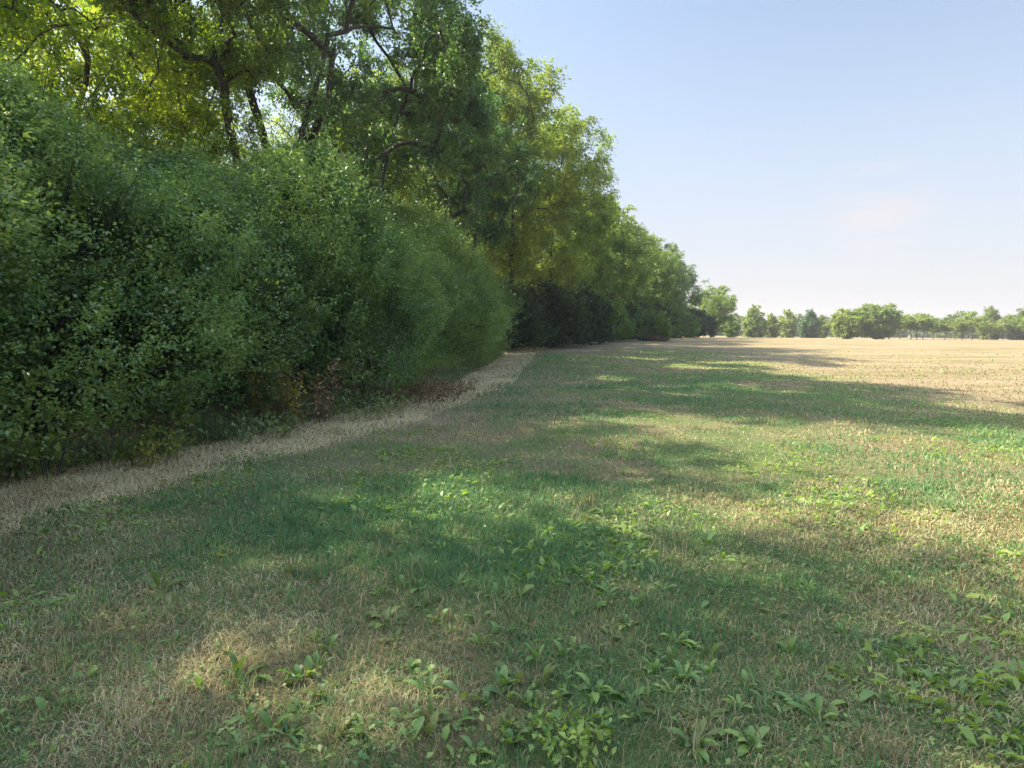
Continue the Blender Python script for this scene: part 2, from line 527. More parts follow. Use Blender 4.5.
V2 = np.concatenate([me_v, V2]); Q2 = np.concatenate([me_q, Q2 + len(me_v)]); T2 = np.concatenate([me_t, T2 + len(me_v)]); c2 = np.concatenate([me_c, c2])
me = mesh_np('grass', V2, [Q2, T2], M['blade'], False, {'tint': ('POINT', c2)})
tag(link('grass', me), 'short green meadow grass with thin and lush patches', 'grass', None, 'stuff')
# dead grass, thatch and stubble
dX, dY = X[~isg], Y[~isg]
h_, s_ = hay[~isg], straw[~isg]
D_ = np.hypot(dX, dY)
keep = (h_ < .6) & (rs.random(len(dX)) < (1 - .75 * s_ * sstep(9, 22, D_)) * (1 - .9 * sstep(26, 46, D_)))
def dead(name, X, Y, kindc, label, seed, flat=1.0):
    rs = np.random.default_rng(seed)
    n = len(X)
    D = np.hypot(X, Y)
    Ln = (.025 + .08 * rs.random(n) ** 1.4) * (1 + .03 * np.clip(D - 8, 0, 20))
    Wd = np.maximum(.0013 + .0016 * rs.random(n), D * .0011)
    lean = np.where(rs.random(n) < .13 / flat * np.clip(9 / D, .25, 1), rs.random(n) * .9, 1.2 + rs.random(n) * .33)
    h, s, d = zones(X, Y)
    t = rs.random(n) * .85 + (fbm(X, Y, .5, 1) - .5) * .7
    ct = pick(rs, TAN, t)
    if kindc == 'hay':
        Ln *= 1.5; lean = 1.22 + rs.random(n) * .3
        t = .25 + .6 * rs.random(n) + (fbm(X, Y, .6, 1) - .5) * .5
    if kindc == 'hay': ct = pick(rs, HAYC, t)
    else:
        ct = ct * (1 - s[:, None]) + pick(rs, STRAWC, t + .1) * s[:, None]
    V, Q, T, c = blades(rs, X, Y, Ln, Wd, lean, ct)
    me = mesh_np(name, V, [Q, T], M['straw'], False, {'tint': ('POINT', c)})
    return tag(link(name, me), label, 'grass', None, 'stuff')
dead('dry_grass', dX[keep], dY[keep], 'tan', 'withered tan grass and thatch between the green', 22)
# the hay-covered strip along the hedge
rs = np.random.default_rng(23)
n = 90000
Yh = 3.0 * (40 / 3.0) ** rs.random(n)
Xh = path_x(Yh) + .55 - (path_x(Yh) - edge_x(Yh) + 1.4) * rs.random(n)
hh = zones(Xh, Yh)[0]
k = rs.random(n) < hh
dead('dry_hay', np.concatenate([Xh[k], dX[h_ >= .6]]), np.concatenate([Yh[k], dY[h_ >= .6]]), 'hay', 'pale strip of dry mown hay along the hedge foot', 24, 1.4)

# fallen leaves and bits of stalk, thickest along the hedge
rs = np.random.default_rng(27)
n = 900
Yf = 2.2 * (26 / 2.2) ** rs.random(n)
Xf = edge_x(Yf) - .4 + rs.exponential(1.1, n)
P = np.stack([Xf, Yf, height(Xf, Yf) + .012 + .02 * rs.random(n)], -1)
a = rs.random(n) * 6.28
V, Q = leaves_np(P, np.stack([np.cos(a), np.sin(a), .3 * rs.normal(size=n)], -1), .03 + .045 * rs.random(n), rs, .55, .2, 1.0)
me = mesh_np('fallen_leaves', V, [Q], M['rust'], False, {'rnd': ('FACE', rs.random(n))})
tag(link('fallen_leaves', me), 'brown fallen leaves scattered over the dry strip', 'fallen leaves', None, 'stuff')

# low broad-leaved cover between the blades
rs = np.random.default_rng(31)
n = 66000
X, Y = scatter(rs, n, 1.6, 16)
hay, straw, dry = zones(X, Y)
patch = fbm(X, Y, .9, 1)
k = (rs.random(n) < sstep(.44, .64, patch) * (1 - hay) * (1 - .8 * straw) * (1 - .4 * dry))
X, Y = X[k], Y[k]; n = len(X)
P = np.stack([X, Y, height(X, Y) + .004 + .03 * rs.random(n)], -1)
a = rs.random(n) * 2 * np.pi
Dv = np.stack([np.cos(a), np.sin(a), .25 + .5 * rs.random(n)], -1)
V, Q = leaves_np(P, Dv, .014 + .026 * rs.random(n) ** 2, rs, .62, .1, 1.2)
me = mesh_np('ground_cover', V, [Q], M['weed'], False, {'rnd': ('FACE', rs.random(n))})
tag(link('ground_cover', me), 'low clover-like leaves creeping through the turf', 'ground cover', None, 'stuff')


rs = np.random.default_rng(33)
n = 150000
X, Y = scatter(rs, n, 1.6, 12)
hay, straw, dry = zones(X, Y)
patch = fbm(X, Y, 1.5, 2)
k = (rs.random(n) < sstep(.50, .66, patch) * (1 - hay) * (1 - .9 * straw) * (1 - .5 * dry) * .55)
X, Y = X[k], Y[k]; n = len(X)
P = np.stack([X, Y, height(X, Y) + .004 + .02 * rs.random(n)], -1)
a = rs.random(n) * 2 * np.pi
Dv = np.stack([np.cos(a), np.sin(a), .1 + 1.2 * rs.random(n) ** 2], -1)
V, Q = leaves_np(P, Dv, .03 + .075 * rs.random(n) ** 2, rs, .36, .1, 1.2)
me = mesh_np('weed_cover', V, [Q], M['weed'], False, {'rnd': ('FACE', rs.random(n))})
tag(link('weed_cover', me), 'drifts of small narrow weed leaves among the grass', 'ground cover', None, 'stuff')


# ------------------------------------------------------------------ trees
def tree_geo(seed, H, Rc, base, trunk_h, nclu, lpc, lsize, sig=.45, gap=.42, gscale=2.2, r0=.012, zpow=1.0, lean=(0, 0), aspect=.5, droop=.35, arch=.12, fork=1, shell=.55, flare=1.35, taper=0.0, outer=.78, cut=None):
    rs = np.random.default_rng(seed)
    nodes, par = [], []
    # trunk(s)
    chains_idx = []
    kk = max(5, int(trunk_h / .7))
    for f in range(fork):
        az = rs.random() * 6.28 + f * 2 * np.pi / fork
        spread = 0 if fork == 1 else .20 * trunk_h
        prev = -1
        ids = []
        wob = np.cumsum(rs.normal(size=(kk + 1, 2)) * .05, 0)
        for i in range(kk + 1):
            t = i / kk
            x = wob[i, 0] * min(1, t * 3) + lean[0] * t * trunk_h + spread * math.cos(az) * t ** 1.3
            y = wob[i, 1] * min(1, t * 3) + lean[1] * t * trunk_h + spread * math.sin(az) * t ** 1.3
            nodes.append((x, y, t * trunk_h)); par.append(prev)
            prev = len(nodes) - 1
            ids.append(prev)
        chains_idx.append(ids)
    # clump places in the crown's envelope, with gaps
    cz = (base + H) / 2
    hz = (H - base) / 2
    pts = []
    off = rs.random(3) * 100
    while len(pts) < nclu:
        v = rs.normal(size=3); v /= np.linalg.norm(v)
        rr = (shell + (1 - shell) * rs.random()) if rs.random() < outer else rs.random() ** .5 * .8
        prof = 1.0
        if taper:
            prof = 1.0 - taper * (v[2] * .5 + .5)
        lob = .78 + .44 * float(vnoise(v[0] * 3 + off[0], v[1] * 3 + v[2] * 2.3 + off[1], .9, 0))
        q = np.array([v[0] * Rc * rr * prof * lob + lean[0] * H, v[1] * Rc * rr * prof * lob + lean[1] * H, cz + v[2] * hz * rr * (.9 + .1 * lob)])
        g = float(vnoise(q[0] + off[0], q[1] + q[2] * .8 + off[2], gscale, 1)) * .6 + float(vnoise(q[2] + off[1], q[0] - q[1], gscale, 2)) * .4
        if g < gap: continue
        if cut and cut(q): continue
        pts.append(q)
    pts = np.array(pts)
    root = np.array(nodes[chains_idx[0][-1]])
    order = np.argsort(np.linalg.norm(pts - root * np.array([1, 1, .8]), axis=1))
    cap = 40000
    NA = np.zeros((cap, 3)); pl = np.zeros(cap); NA[:len(nodes)] = nodes
    allow = np.zeros(cap, bool)
    cnt = len(nodes)
    tmin = min(base * .75, trunk_h * .55)
    for i in range(cnt):
        pl[i] = NA[i, 2]; allow[i] = NA[i, 2] > tmin
    tips = []
    for q in pts[order]:
        dv = q - NA[:cnt]
        dd = np.linalg.norm(dv, axis=1)
        cost = dd + .22 * pl[:cnt] + np.where(dv[:, 2] < -.3 * dd, dd * .6, 0)
        cost[~allow[:cnt]] = 1e9
        b = int(np.argmin(cost))
        k = max(2, int(dd[b] / .55))
        ids = [b]
        A = NA[b].copy()
        bend = rs.normal(size=3) * .07 * dd[b]
        bend[2] += arch * dd[b]
        for i in range(1, k + 1):
            t = i / k
            p = A + (q - A) * t + bend * math.sin(t * math.pi) + (rs.normal(size=3) * .03 if i < k else 0)
            NA[cnt] = p; par.append(ids[-1]); pl[cnt] = pl[ids[-1]] + dd[b] / k; allow[cnt] = True
            ids.append(cnt); cnt += 1
        chains_idx.append(ids)
        tips.append(ids)
    par = np.array(par)
    # pipe model radii
    ex = 2.25
    acc = np.zeros(cnt); ends = np.ones(cnt, bool); ends[par[par >= 0]] = False
    acc[ends] = r0 ** ex
    depth_order = np.argsort(-pl[:cnt], kind='stable')
    for i in range(cnt - 1, -1, -1):
        if par[i] >= 0: acc[par[i]] += acc[i]
    rad = acc ** (1 / ex)
    chains = []
    for ci, ids in enumerate(chains_idx):
        r = rad[ids].copy(); P = NA[ids].copy()
        if ci < fork:
            fl = np.clip(1 - P[:, 2] / .9, 0, 1)
            r *= 1 + (flare - 1) * fl ** 2
            P[0, 2] -= .25
        else:
            r[0] = min(r[0], r[1] * 1.25)
        chains.append((P, r))
    # leaves
    LP, LD = [], []
    ctr = np.array([lean[0] * H, lean[1] * H, cz])
    for ids in tips:
        tip = NA[ids[-1]]
        m_ = int(lpc * (.6 + .8 * rs.random()))
        nt_ = max(3, m_ // 12)
        tw = rs.normal(size=(nt_, 3)); tw = unit(tw) * sig * (.6 + .9 * rs.random((nt_, 1)))
        tw[:, 2] = tw[:, 2] * .75 + sig * .1
        a_ = rs.random((m_, 1)) ** .7
        which = rs.integers(0, nt_, m_)
        start = tip if len(ids) < 3 else NA[ids[-2]] * .3 + tip * .7
        p = start + tw[which] * a_ + rs.normal(size=(m_, 3)) * sig * .13
        p[:, 2] -= (a_[:, 0] ** 2) * sig * droop
        d = unit(tw[which]) + rs.normal(size=(m_, 3)) * .75 + unit(p - ctr) * .3
        d[:, 2] -= droop
        LP.append(p); LD.append(d)
    LP = np.concatenate(LP); LD = np.concatenate(LD)
    sz = lsize * (.7 + .6 * rs.random(len(LP)))
    V, Q = leaves_np(LP, LD, sz, rs, aspect, .14, .7)
    return chains, V, Q, rs.random(len(LP))


def tree_meshes(name, mat, bark='bark', **kw):
    ch, V, Q, rn = tree_geo(**kw)
    tv, tq = tubes_np(ch)
    return (mesh_np(name + '_trunk', tv, [tq], M[bark], True),
            mesh_np(name + '_crown', V, [Q], M[mat], False, {'rnd': ('FACE', rn)}))


def place_tree(name, meshes, x, y, label, cat='tree', group=None, s=1.0, rz=0.0, mat=None, parts=('trunk', 'crown'), dz=0.0):
    e = bpy.data.objects.new(name, None)
    COL.objects.link(e)
    e.empty_display_size = .5
    e.location = (x, y, float(height(x, y)) + dz)
    e.rotation_euler = (0, 0, rz)
    e.scale = (s, s, s) if not isinstance(s, tuple) else s
    tag(e, label, cat, group)
    for nm, me in zip(parts, meshes):
        o = bpy.data.objects.new(nm, me)
        COL.objects.link(o)
        o.parent = e
        if nm in ('crown', 'foliage') and mat:
            o.material_slots[0].link = 'OBJECT'
            o.material_slots[0].material = M[mat]
    return e


T_open = tree_meshes('open_tree', 'yellow', seed=3, H=16.5, Rc=5.2, base=3.2, trunk_h=8, nclu=400, lpc=120, lsize=.14, sig=.60, gap=.48, gscale=1.9, r0=.013, fork=1)
T_airy = tree_meshes('airy_crown_tree', 'yellow', seed=5, H=15.5, Rc=5.0, base=4.5, trunk_h=8, nclu=330, lpc=75, lsize=.13, sig=.55, gap=.50, gscale=1.5, r0=.013)
T_open2 = tree_meshes('loose_tree', 'mid', seed=8, H=20.5, Rc=5.8, base=10.2, trunk_h=11.5, nclu=430, lpc=150, lsize=.145, sig=.62, gap=.49, gscale=2.6, r0=.0155, fork=2, shell=.72, outer=.88)
T_dark = tree_meshes('spreading_tree', 'dark', seed=14, H=20, Rc=7.0, base=5.8, trunk_h=9.5, nclu=620, lpc=170, lsize=.16, sig=.62, gap=.515, gscale=2.7, r0=.020, fork=2, arch=.16, shell=.7, outer=.85, cut=lambda q: q[2] < 12.2 and q[0] < 2.4 and not (q[2] < 7 and q[0] > 0))
T_tall = tree_meshes('tall_tree', 'yellow', seed=19, H=19, Rc=5.2, base=3.5, trunk_h=11, nclu=460, lpc=150, lsize=.17, sig=.72, gap=.46, gscale=2.2, r0=.0125)
T_mid = tree_meshes('wood_tree', 'mid', seed=23, H=17, Rc=5.6, base=1.5, trunk_h=9, nclu=520, lpc=110, lsize=.23, sig=.62, gap=.43, gscale=2.4, r0=.012)
T_mid2 = tree_meshes('wood_tree_broad', 'mid', seed=27, H=15.5, Rc=5.8, base=.8, trunk_h=7, nclu=520, lpc=110, lsize=.23, sig=.64, gap=.43, gscale=2.6, r0=.012, fork=2)
T_small = tree_meshes('field_tree', 'far', seed=31, H=8, Rc=3.3, base=-1.2, trunk_h=4, nclu=230, lpc=110, lsize=.27, sig=.55, gap=.36, gscale=1.6, r0=.010, taper=.35)
T_round = tree_meshes('round_bush', 'far', seed=35, H=7, Rc=4.1, base=.1, trunk_h=2.0, nclu=330, lpc=120, lsize=.27, sig=.62, gap=.30, gscale=2.0, r0=.010, fork=3)
T_orch = tree_meshes('orchard_tree', 'orchard', seed=39, H=6.0, Rc=3.4, base=2.5, trunk_h=2.6, nclu=112, lpc=100, lsize=.25, sig=.60, gap=.40, gscale=1.6, r0=.014, fork=1)
T_orch2 = tree_meshes('orchard_tree_b', 'orchard', seed=40, H=6.4, Rc=3.2, base=2.6, trunk_h=2.7, nclu=112, lpc=100, lsize=.25, sig=.62, gap=.42, gscale=1.4, r0=.014, fork=1)
T_far = tree_meshes('distant_tree', 'far', seed=43, H=11, Rc=5.6, base=-1.5, trunk_h=5, nclu=120, lpc=90, lsize=.55, sig=1.0, gap=.40, gscale=2.6, r0=.02)

G1 = 'tall trees rising behind the hedge'
near = [
    ('yellow_green_tree', T_airy, -12.6, 3.9, 'yellow green tree above the hedge at the near end of the row', 1.15, .3, 'yellow'),
    ('yellow_green_tree', T_airy, -13.2, 8.6, 'sunlit yellow green tree above the hedge in the upper corner of the photo', 1.08, 1.9, 'yellow'),
    ('yellow_green_tree', T_open, -12.8, 13.4, 'bright yellow green tree over the tall bushes, beside the corner tree', .92, 4.1, 'yellow'),
    ('loose_tree', T_open, -13.2, 18.6, 'olive green tree with forked dark limbs, next to the bright yellow trees', 1.0, 3.3, 'yellow'),
    ('young_tree', T_open, -11.9, 22.0, 'young yellow green tree low behind the hedge, left of the bent dark trunk', .66, .9, 'yellow'),
    ('loose_tree', T_open2, -8.9, 21.5, 'loose grey green tree with a bent trunk showing above the hedge', 1.0, .8, 'mid'),
    ('yellow_green_tree', T_open, -15.8, 20.6, 'sunlit yellow green tree of the row behind, filling the sky left of the forked limbs', .95, 2.2, 'yellow'),
    ('yellow_green_tree', T_open, -17.0, 26.5, 'yellow green tree of the row behind, far back behind the corner trees', 1.0, 5.1, 'yellow'),
    ('dark_spreading_tree', T_dark, -8.2, 24.5, 'dark spreading tree with low reaching limbs and gaps of sky between', .96, -.15, 'dark'),
    ('dark_leaning_tree', T_dark, -4.6, 31, 'dark green tree bulging over the far hedge end against the sky', .74, .4, 'dark'),
    ('loose_tree', T_open2, -3.2, 38, 'olive tree closing the gap between the dark tree and the tall airy tree', .93, 3.9, 'olive'),
    ('loose_tree', T_airy, -8.5, 32, 'thin-crowned tree seen through the limbs of the dark spreading tree', .95, 5.2, 'yellow'),
]
for nm, ms, x, y, lab, s, rz, mt in near:
    place_tree(nm, ms, x, y, lab, 'tree', G1, s, rz, mt)

G2 = 'trees of the wood curving into the distance'
wood = [
    ('airy_tree', T_tall, 0.0, 43, 'airy yellow green tree standing out behind the dark tree, top in the sky', (1.22, 1.15, 1.03), .5, 'olive'),
    ('airy_tree', T_tall, 3.2, 51, 'tall airy tree with its right side feathered against the sky', 1.03, 2.6, 'mid'),
    ('wood_tree', T_mid, 5.4, 61, 'olive wood tree just beyond the tall airy tree', 1.02, 1.2, 'mid'),
    ('wood_tree', T_mid2, 9.4, 70, 'broad olive tree midway along the receding wood', 1.08, .2, 'mid'),
    ('wood_tree', T_mid, 13.5, 80, 'rounded olive tree on the falling skyline of the wood', 1.0, 3.7, 'mid'),
    ('wood_tree', T_mid2, 18.5, 91, 'dense green tree in the far third of the wood edge', 1.05, 2.1, 'mid'),
    ('wood_tree', T_mid, 24.0, 103, 'second to last tall tree of the wood, green and dense', .98, 5.0, 'mid'),
    ('wood_tree', T_mid2, 30.5, 115, 'last tall tree at the end of the wood, dark on its field side', .98, 4.2, 'dark'),
]
for nm, ms, x, y, lab, s, rz, mt in wood:
    place_tree(nm, ms, x, y, lab, 'tree', G2, s, rz, mt)
back = [(-9.5, 40, .9), (-7, 52, .95), (-3, 64, .95), (2, 76, .95), (8, 90, .95), (15, 104, .9)]
for k, (x, y, s) in enumerate(back):
    place_tree('wood_tree', T_mid if k % 2 else T_mid2, x, y, 'wood tree of the second row, mostly hidden behind the front trees of the wood', 'tree', 'second row of the wood', s, k * 1.3, 'mid')

# ------------------------------------------------------------------ bushes
def bush_geo(seed, H, Rx, Ry, nshoot, per, lsize, core=5000, flat=1.0, up=.8):
    rs = np.random.default_rng(seed)
    off = rs.random(2) * 50
    th = rs.random(nshoot) * 2 * np.pi
    hh = rs.random(nshoot) ** .85
    hh = np.where(rs.random(nshoot) < .24, 1 - .18 * rs.random(nshoot) ** 2, hh)
    prof = np.sqrt(np.clip(1 - hh ** 2.6, 0, 1)) * (1.0 + .10 * sstep(0, .3, hh))
    hm, tm = hh * H, th * Rx
    lob = .58 + .62 * vnoise(tm + off[0], hm + off[1], 1.5, 0) + .30 * vnoise(tm + off[1], hm + off[0], .62, 1)
    keep = (lob > .98) | (rs.random(nshoot) < np.clip((lob - .62) / .36, .04, 1))
    th, hh, prof, hm, tm, lob = (a_[keep] for a_ in (th, hh, prof, hm, tm, lob)); nshoot = len(th)
    inner = rs.random(nshoot)
    rr = np.where(inner < .90, .88 + .14 * rs.random(nshoot), .5 + .42 * rs.random(nshoot))
    disc = np.where(hh > .82, rs.random(nshoot) ** .5, 1.0)
    P0 = np.stack([np.cos(th) * Rx * np.maximum(prof * disc, .05) * lob * rr, np.sin(th) * Ry * np.maximum(prof * disc, .05) * lob * rr, hm * .93 * (.88 + .14 * lob)], -1)
    P0[:, 2] = np.maximum(P0[:, 2], .10 + .3 * rs.random(nshoot))
    v = unit(np.stack([np.cos(th), np.sin(th), hh * 1.4 - .3], -1))
    sd = unit(v * np.array([1, 1, .6]) + rs.normal(size=(nshoot, 3)) * .45 + np.array([0, 0, up]))
    sl = .28 + .42 * rs.random(nshoot)
    wis = rs.random(nshoot) < .09
    sl[wis] *= 2.3
    # leaves along shoots
    t = rs.random((nshoot, per))
    LP = P0[:, None, :] + sd[:, None, :] * (t * sl[:, None])[:, :, None] + rs.normal(size=(nshoot, per, 3)) * .045
    LD = sd[:, None, :] * .5 + rs.normal(size=(nshoot, per, 3)) * .9
    LP = LP.reshape(-1, 3); LD = LD.reshape(-1, 3)
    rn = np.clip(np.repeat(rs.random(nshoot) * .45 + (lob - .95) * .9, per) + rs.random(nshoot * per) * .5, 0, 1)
    sz = lsize * (.65 + .7 * rs.random(len(LP)))
    # sparse inner leaves
    q = rs.normal(size=(core, 3)); q[:, 2] = np.abs(q[:, 2]); q = unit(q) * (.35 + .45 * rs.random((core, 1)))
    CP = np.stack([q[:, 0] * Rx, q[:, 1] * Ry, H * .12 + q[:, 2] * H * .8], -1)
    LP = np.concatenate([LP, CP]); LD = np.concatenate([LD, rs.normal(size=(core, 3))])
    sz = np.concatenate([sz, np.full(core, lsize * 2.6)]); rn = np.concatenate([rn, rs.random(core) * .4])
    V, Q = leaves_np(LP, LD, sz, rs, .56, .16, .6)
    # stems from the ground to the shoots
    ch = []
    for i in rs.choice(nshoot, min(nshoot, 130), replace=False):
        b = np.array([P0[i, 0] * .28 + rs.normal() * .12, P0[i, 1] * .28 + rs.normal() * .12, -.15])
        e = P0[i] + sd[i] * sl[i] * .8
        mid = b * .45 + e * .55 + np.array([0, 0, .16 * H]) * (1 - abs(v[i, 2])) + rs.normal(size=3) * .08
        tt = np.linspace(0, 1, 7)[:, None]
        pts = (1 - tt) ** 2 * b + 2 * tt * (1 - tt) * mid + tt ** 2 * e
        r = .018 * (.5 + rs.random()) * (1 - .85 * tt[:, 0]) + .003
        ch.append((pts, r))
    sv, sq_ = tubes_np(ch)
    return sv, sq_, V, Q, rn


def bush_meshes(name, mat, bark='bark', **kw):
    sv, sq, V, Q, rn = bush_geo(**kw)
    return (mesh_np(name + '_stems', sv, [sq], M[bark], True),
            mesh_np(name + '_foliage', V, [Q], M[mat], False, {'rnd': ('FACE', rn)}))


BP = ('stems', 'foliage')
B1 = bush_meshes('tall_bush', 'hedge', seed=51, H=5.4, Rx=2.5, Ry=2.6, nshoot=6200, per=26, lsize=.064)
B2 = bush_meshes('tall_bush_b', 'hedge', seed=52, H=5.2, Rx=2.4, Ry=2.8, nshoot=6200, per=26, lsize=.058)
B3 = bush_meshes('tall_bush_c', 'hedge', seed=53, H=5.6, Rx=2.7, Ry=2.5, nshoot=6200, per=26, lsize=.068)
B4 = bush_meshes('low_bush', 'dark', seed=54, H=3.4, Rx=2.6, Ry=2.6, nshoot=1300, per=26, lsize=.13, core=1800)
B5 = bush_meshes('small_shrub', 'dull', seed=55, H=1.0, Rx=.75, Ry=.75, nshoot=420, per=18, lsize=.05, core=500)

G3 = 'tall bushes of the hedge beside the dry strip'
hedge = [
    (B1, -8.9, 1.6, .95, .2, 'hedge', 'tall green bush at the near end of the hedge, cut by the photo edge'),
    (B3, -8.15, 4.9, .92, 1.1, 'hedge', 'blue green bush standing over the yellow-leaved sapling'),
    (B2, -7.4, 7.9, .98, 2.4, 'hedge', 'green bush rising behind the low yellow shrub at the hedge foot'),
    (B1, -6.75, 10.9, .98, 4.0, 'hedge', 'bush with brighter green shoots above the orange-leaved spray'),
    (B3, -5.6, 14.0, .98, 5.3, 'hedge', 'dark green bush over the withered rusty shrub'),
    (B2, -5.05, 17.6, 1.06, .9, 'hedge', 'rounded green bush behind the bare grey stems'),
    (B1, -4.75, 21.2, 1.10, 2.9, 'hedge', 'green bush behind the brown bramble heap'),
    (B3, -4.4, 25.0, 1.16, 1.7, 'hedge', 'feathery green bush, third from the far end of the hedge'),
    (B2, -4.0, 29.0, 1.18, 3.6, 'hedge', 'feathery green bush, second from the far end of the hedge'),
    (B1, -3.2, 33.2, .98, 5.6, 'hedge', 'last bush of the hedge, sloping down to the dry strip'),
    (B3, -10.8, 8.0, 1.02, .5, 'hedge_yellow', 'olive bush of the hedge back row under the corner yellow tree'),
    (B2, -10.0, 12.5, 1.05, 3.0, 'hedge_yellow', 'pale olive bush of the hedge back row under the bright yellow tree'),
    (B1, -9.2, 17.3, 1.05, 4.4, 'hedge_yellow', 'pale olive bush showing above the hedge below the forked dark limbs'),
    (B3, -8.2, 23.0, 1.08, 2.0, 'hedge_yellow', 'olive bush showing above the hedge below the dark spreading tree'),
]
rsp = random.Random(11)
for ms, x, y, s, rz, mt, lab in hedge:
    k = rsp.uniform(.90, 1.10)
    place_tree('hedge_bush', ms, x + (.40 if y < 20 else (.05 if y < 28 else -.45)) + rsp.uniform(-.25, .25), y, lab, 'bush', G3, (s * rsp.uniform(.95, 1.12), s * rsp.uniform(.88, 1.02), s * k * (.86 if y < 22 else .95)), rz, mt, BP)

G4 = 'dark shrubs along the foot of the wood'
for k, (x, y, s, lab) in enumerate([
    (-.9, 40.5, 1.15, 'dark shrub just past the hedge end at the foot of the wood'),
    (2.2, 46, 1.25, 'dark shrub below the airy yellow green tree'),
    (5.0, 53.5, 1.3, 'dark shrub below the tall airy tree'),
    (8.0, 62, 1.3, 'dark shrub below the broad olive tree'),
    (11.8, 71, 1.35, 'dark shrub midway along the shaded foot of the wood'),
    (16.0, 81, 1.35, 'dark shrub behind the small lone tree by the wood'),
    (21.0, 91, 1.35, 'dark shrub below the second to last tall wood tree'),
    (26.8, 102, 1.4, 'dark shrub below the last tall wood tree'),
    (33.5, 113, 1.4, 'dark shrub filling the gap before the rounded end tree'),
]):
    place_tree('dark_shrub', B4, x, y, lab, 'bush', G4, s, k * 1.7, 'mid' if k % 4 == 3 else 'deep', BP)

# ------------------------------------------------------------------ field side trees
place_tree('small_tree', T_small, 15.9, 64, 'small lone tree with a leaning dark stem in front of the wood', 'tree', None, (.30, .30, .40), .7, 'mid')
place_tree('small_bush', B5, 14.9, 65.5, 'round olive bush beside the small lone tree before the wood', 'bush', None, 2.4, 1.0, 'mid', BP)
place_tree('rounded_tree', T_mid2, 41.5, 126, 'rounded green tree by itself at the end of the wood', 'tree', None, (.98, .98, .72), 1.0, 'mid')
G5 = 'loose trees across the field end'
for k, (x, y, s, ms, mt, lab) in enumerate([
    (51, 140, .62, T_small, 'mid', 'low dark green tree just right of the rounded end tree'),
    (60, 150, 1.02, T_small, 'orchard', 'sunny green field tree with a pointed top, left of the pale gap'),
    (67.5, 158, .80, T_small, 'far', 'small grey green tree beside the pale gap'),
    (75, 165, .98, T_small, 'orchard', 'upright pale green tree right of the pale gap'),
    (76.0, 154, .92, T_small, 'dark', 'dark cone-like tree left of the two round bushes'),
    (82, 160, .78, T_small, 'far', 'grey tree tucked behind the dark cone-like tree'),
]):
    place_tree('field_tree', ms, x, y, lab, 'tree', G5, s, k * 1.1, mt)
place_tree('round_bush', T_round, 73.0, 131, 'smaller of the two big round green bushes in the field', 'bush', 'big round bushes', .98, .4, 'orchard', BP)
place_tree('round_bush', T_round, 79.5, 131, 'larger and taller of the two big round green bushes in the field', 'bush', 'big round bushes', 1.14, 2.9, 'orchard', BP)

rsp = random.Random(5)
px = [887, 898, 909, 915, 921, 931, 943, 953, 960, 970, 981, 992, 1001, 1014, 1030, 1046, 1062]
for k, u in enumerate(px):
    d = 138 + (k % 2) * 10 + rsp.uniform(-6, 8)
    place_tree('orchard_tree', T_orch if k % 3 else T_orch2, (u - 512) / 600 * d, d, 'short-trunked orchard tree with a flat pale green crown in the row at the field end', 'tree', 'orchard row at the field end', rsp.uniform(.72, 1.1), k * 1.37, 'orchard' if k % 4 else 'far')
place_tree('dark_field_tree', T_small, 131, 166, 'dark crowned taller tree rising out of the orchard row', 'tree', None, 1.15, 2.0, 'far')
place_tree('dark_field_tree', T_small, 139, 164, 'broad taller tree at the outer end of the orchard row', 'tree', None, (1.3, 1.3, 1.1), 4.0, 'far')
# far trees behind everything
for k in range(60):
    d = rsp.uniform(235, 330)
    u = 690 + 6.6 * k + rsp.uniform(-7, 7)
    place_tree('distant_tree', T_far, (u - 512) / 600 * d, d, 'hazy grey green tree of the distant line behind the field trees', 'tree', 'distant tree line', rsp.choice([.5, .62, .75, .95]) * rsp.uniform(.9, 1.1), k * 2.1, 'far')

# ------------------------------------------------------------------ plants at the hedge foot
def stems_np(rs, n, r0, lo, hi, bend=.3, rad=.006, zbase=-.05):
    ch = []
    for i in range(n):
        a = rs.random() * 6.28; q = rs.random() ** .5 * r0
        b = np.array([math.cos(a) * q, math.sin(a) * q, zbase])
        L_ = lo + (hi - lo) * rs.random()
        a2 = a + rs.normal() * .8
        e = b + np.array([math.cos(a2) * L_ * bend * (.3 + rs.random()), math.sin(a2) * L_ * bend * (.3 + rs.random()), L_])
        mid = (b + e) / 2 + np.array([0, 0, L_ * .15]) + rs.normal(size=3) * .05 * L_
        tt = np.linspace(0, 1, 6)[:, None]
        ch.append(((1 - tt) ** 2 * b + 2 * tt * (1 - tt) * mid + tt ** 2 * e, rad * (1 - .75 * tt[:, 0])))
    return ch


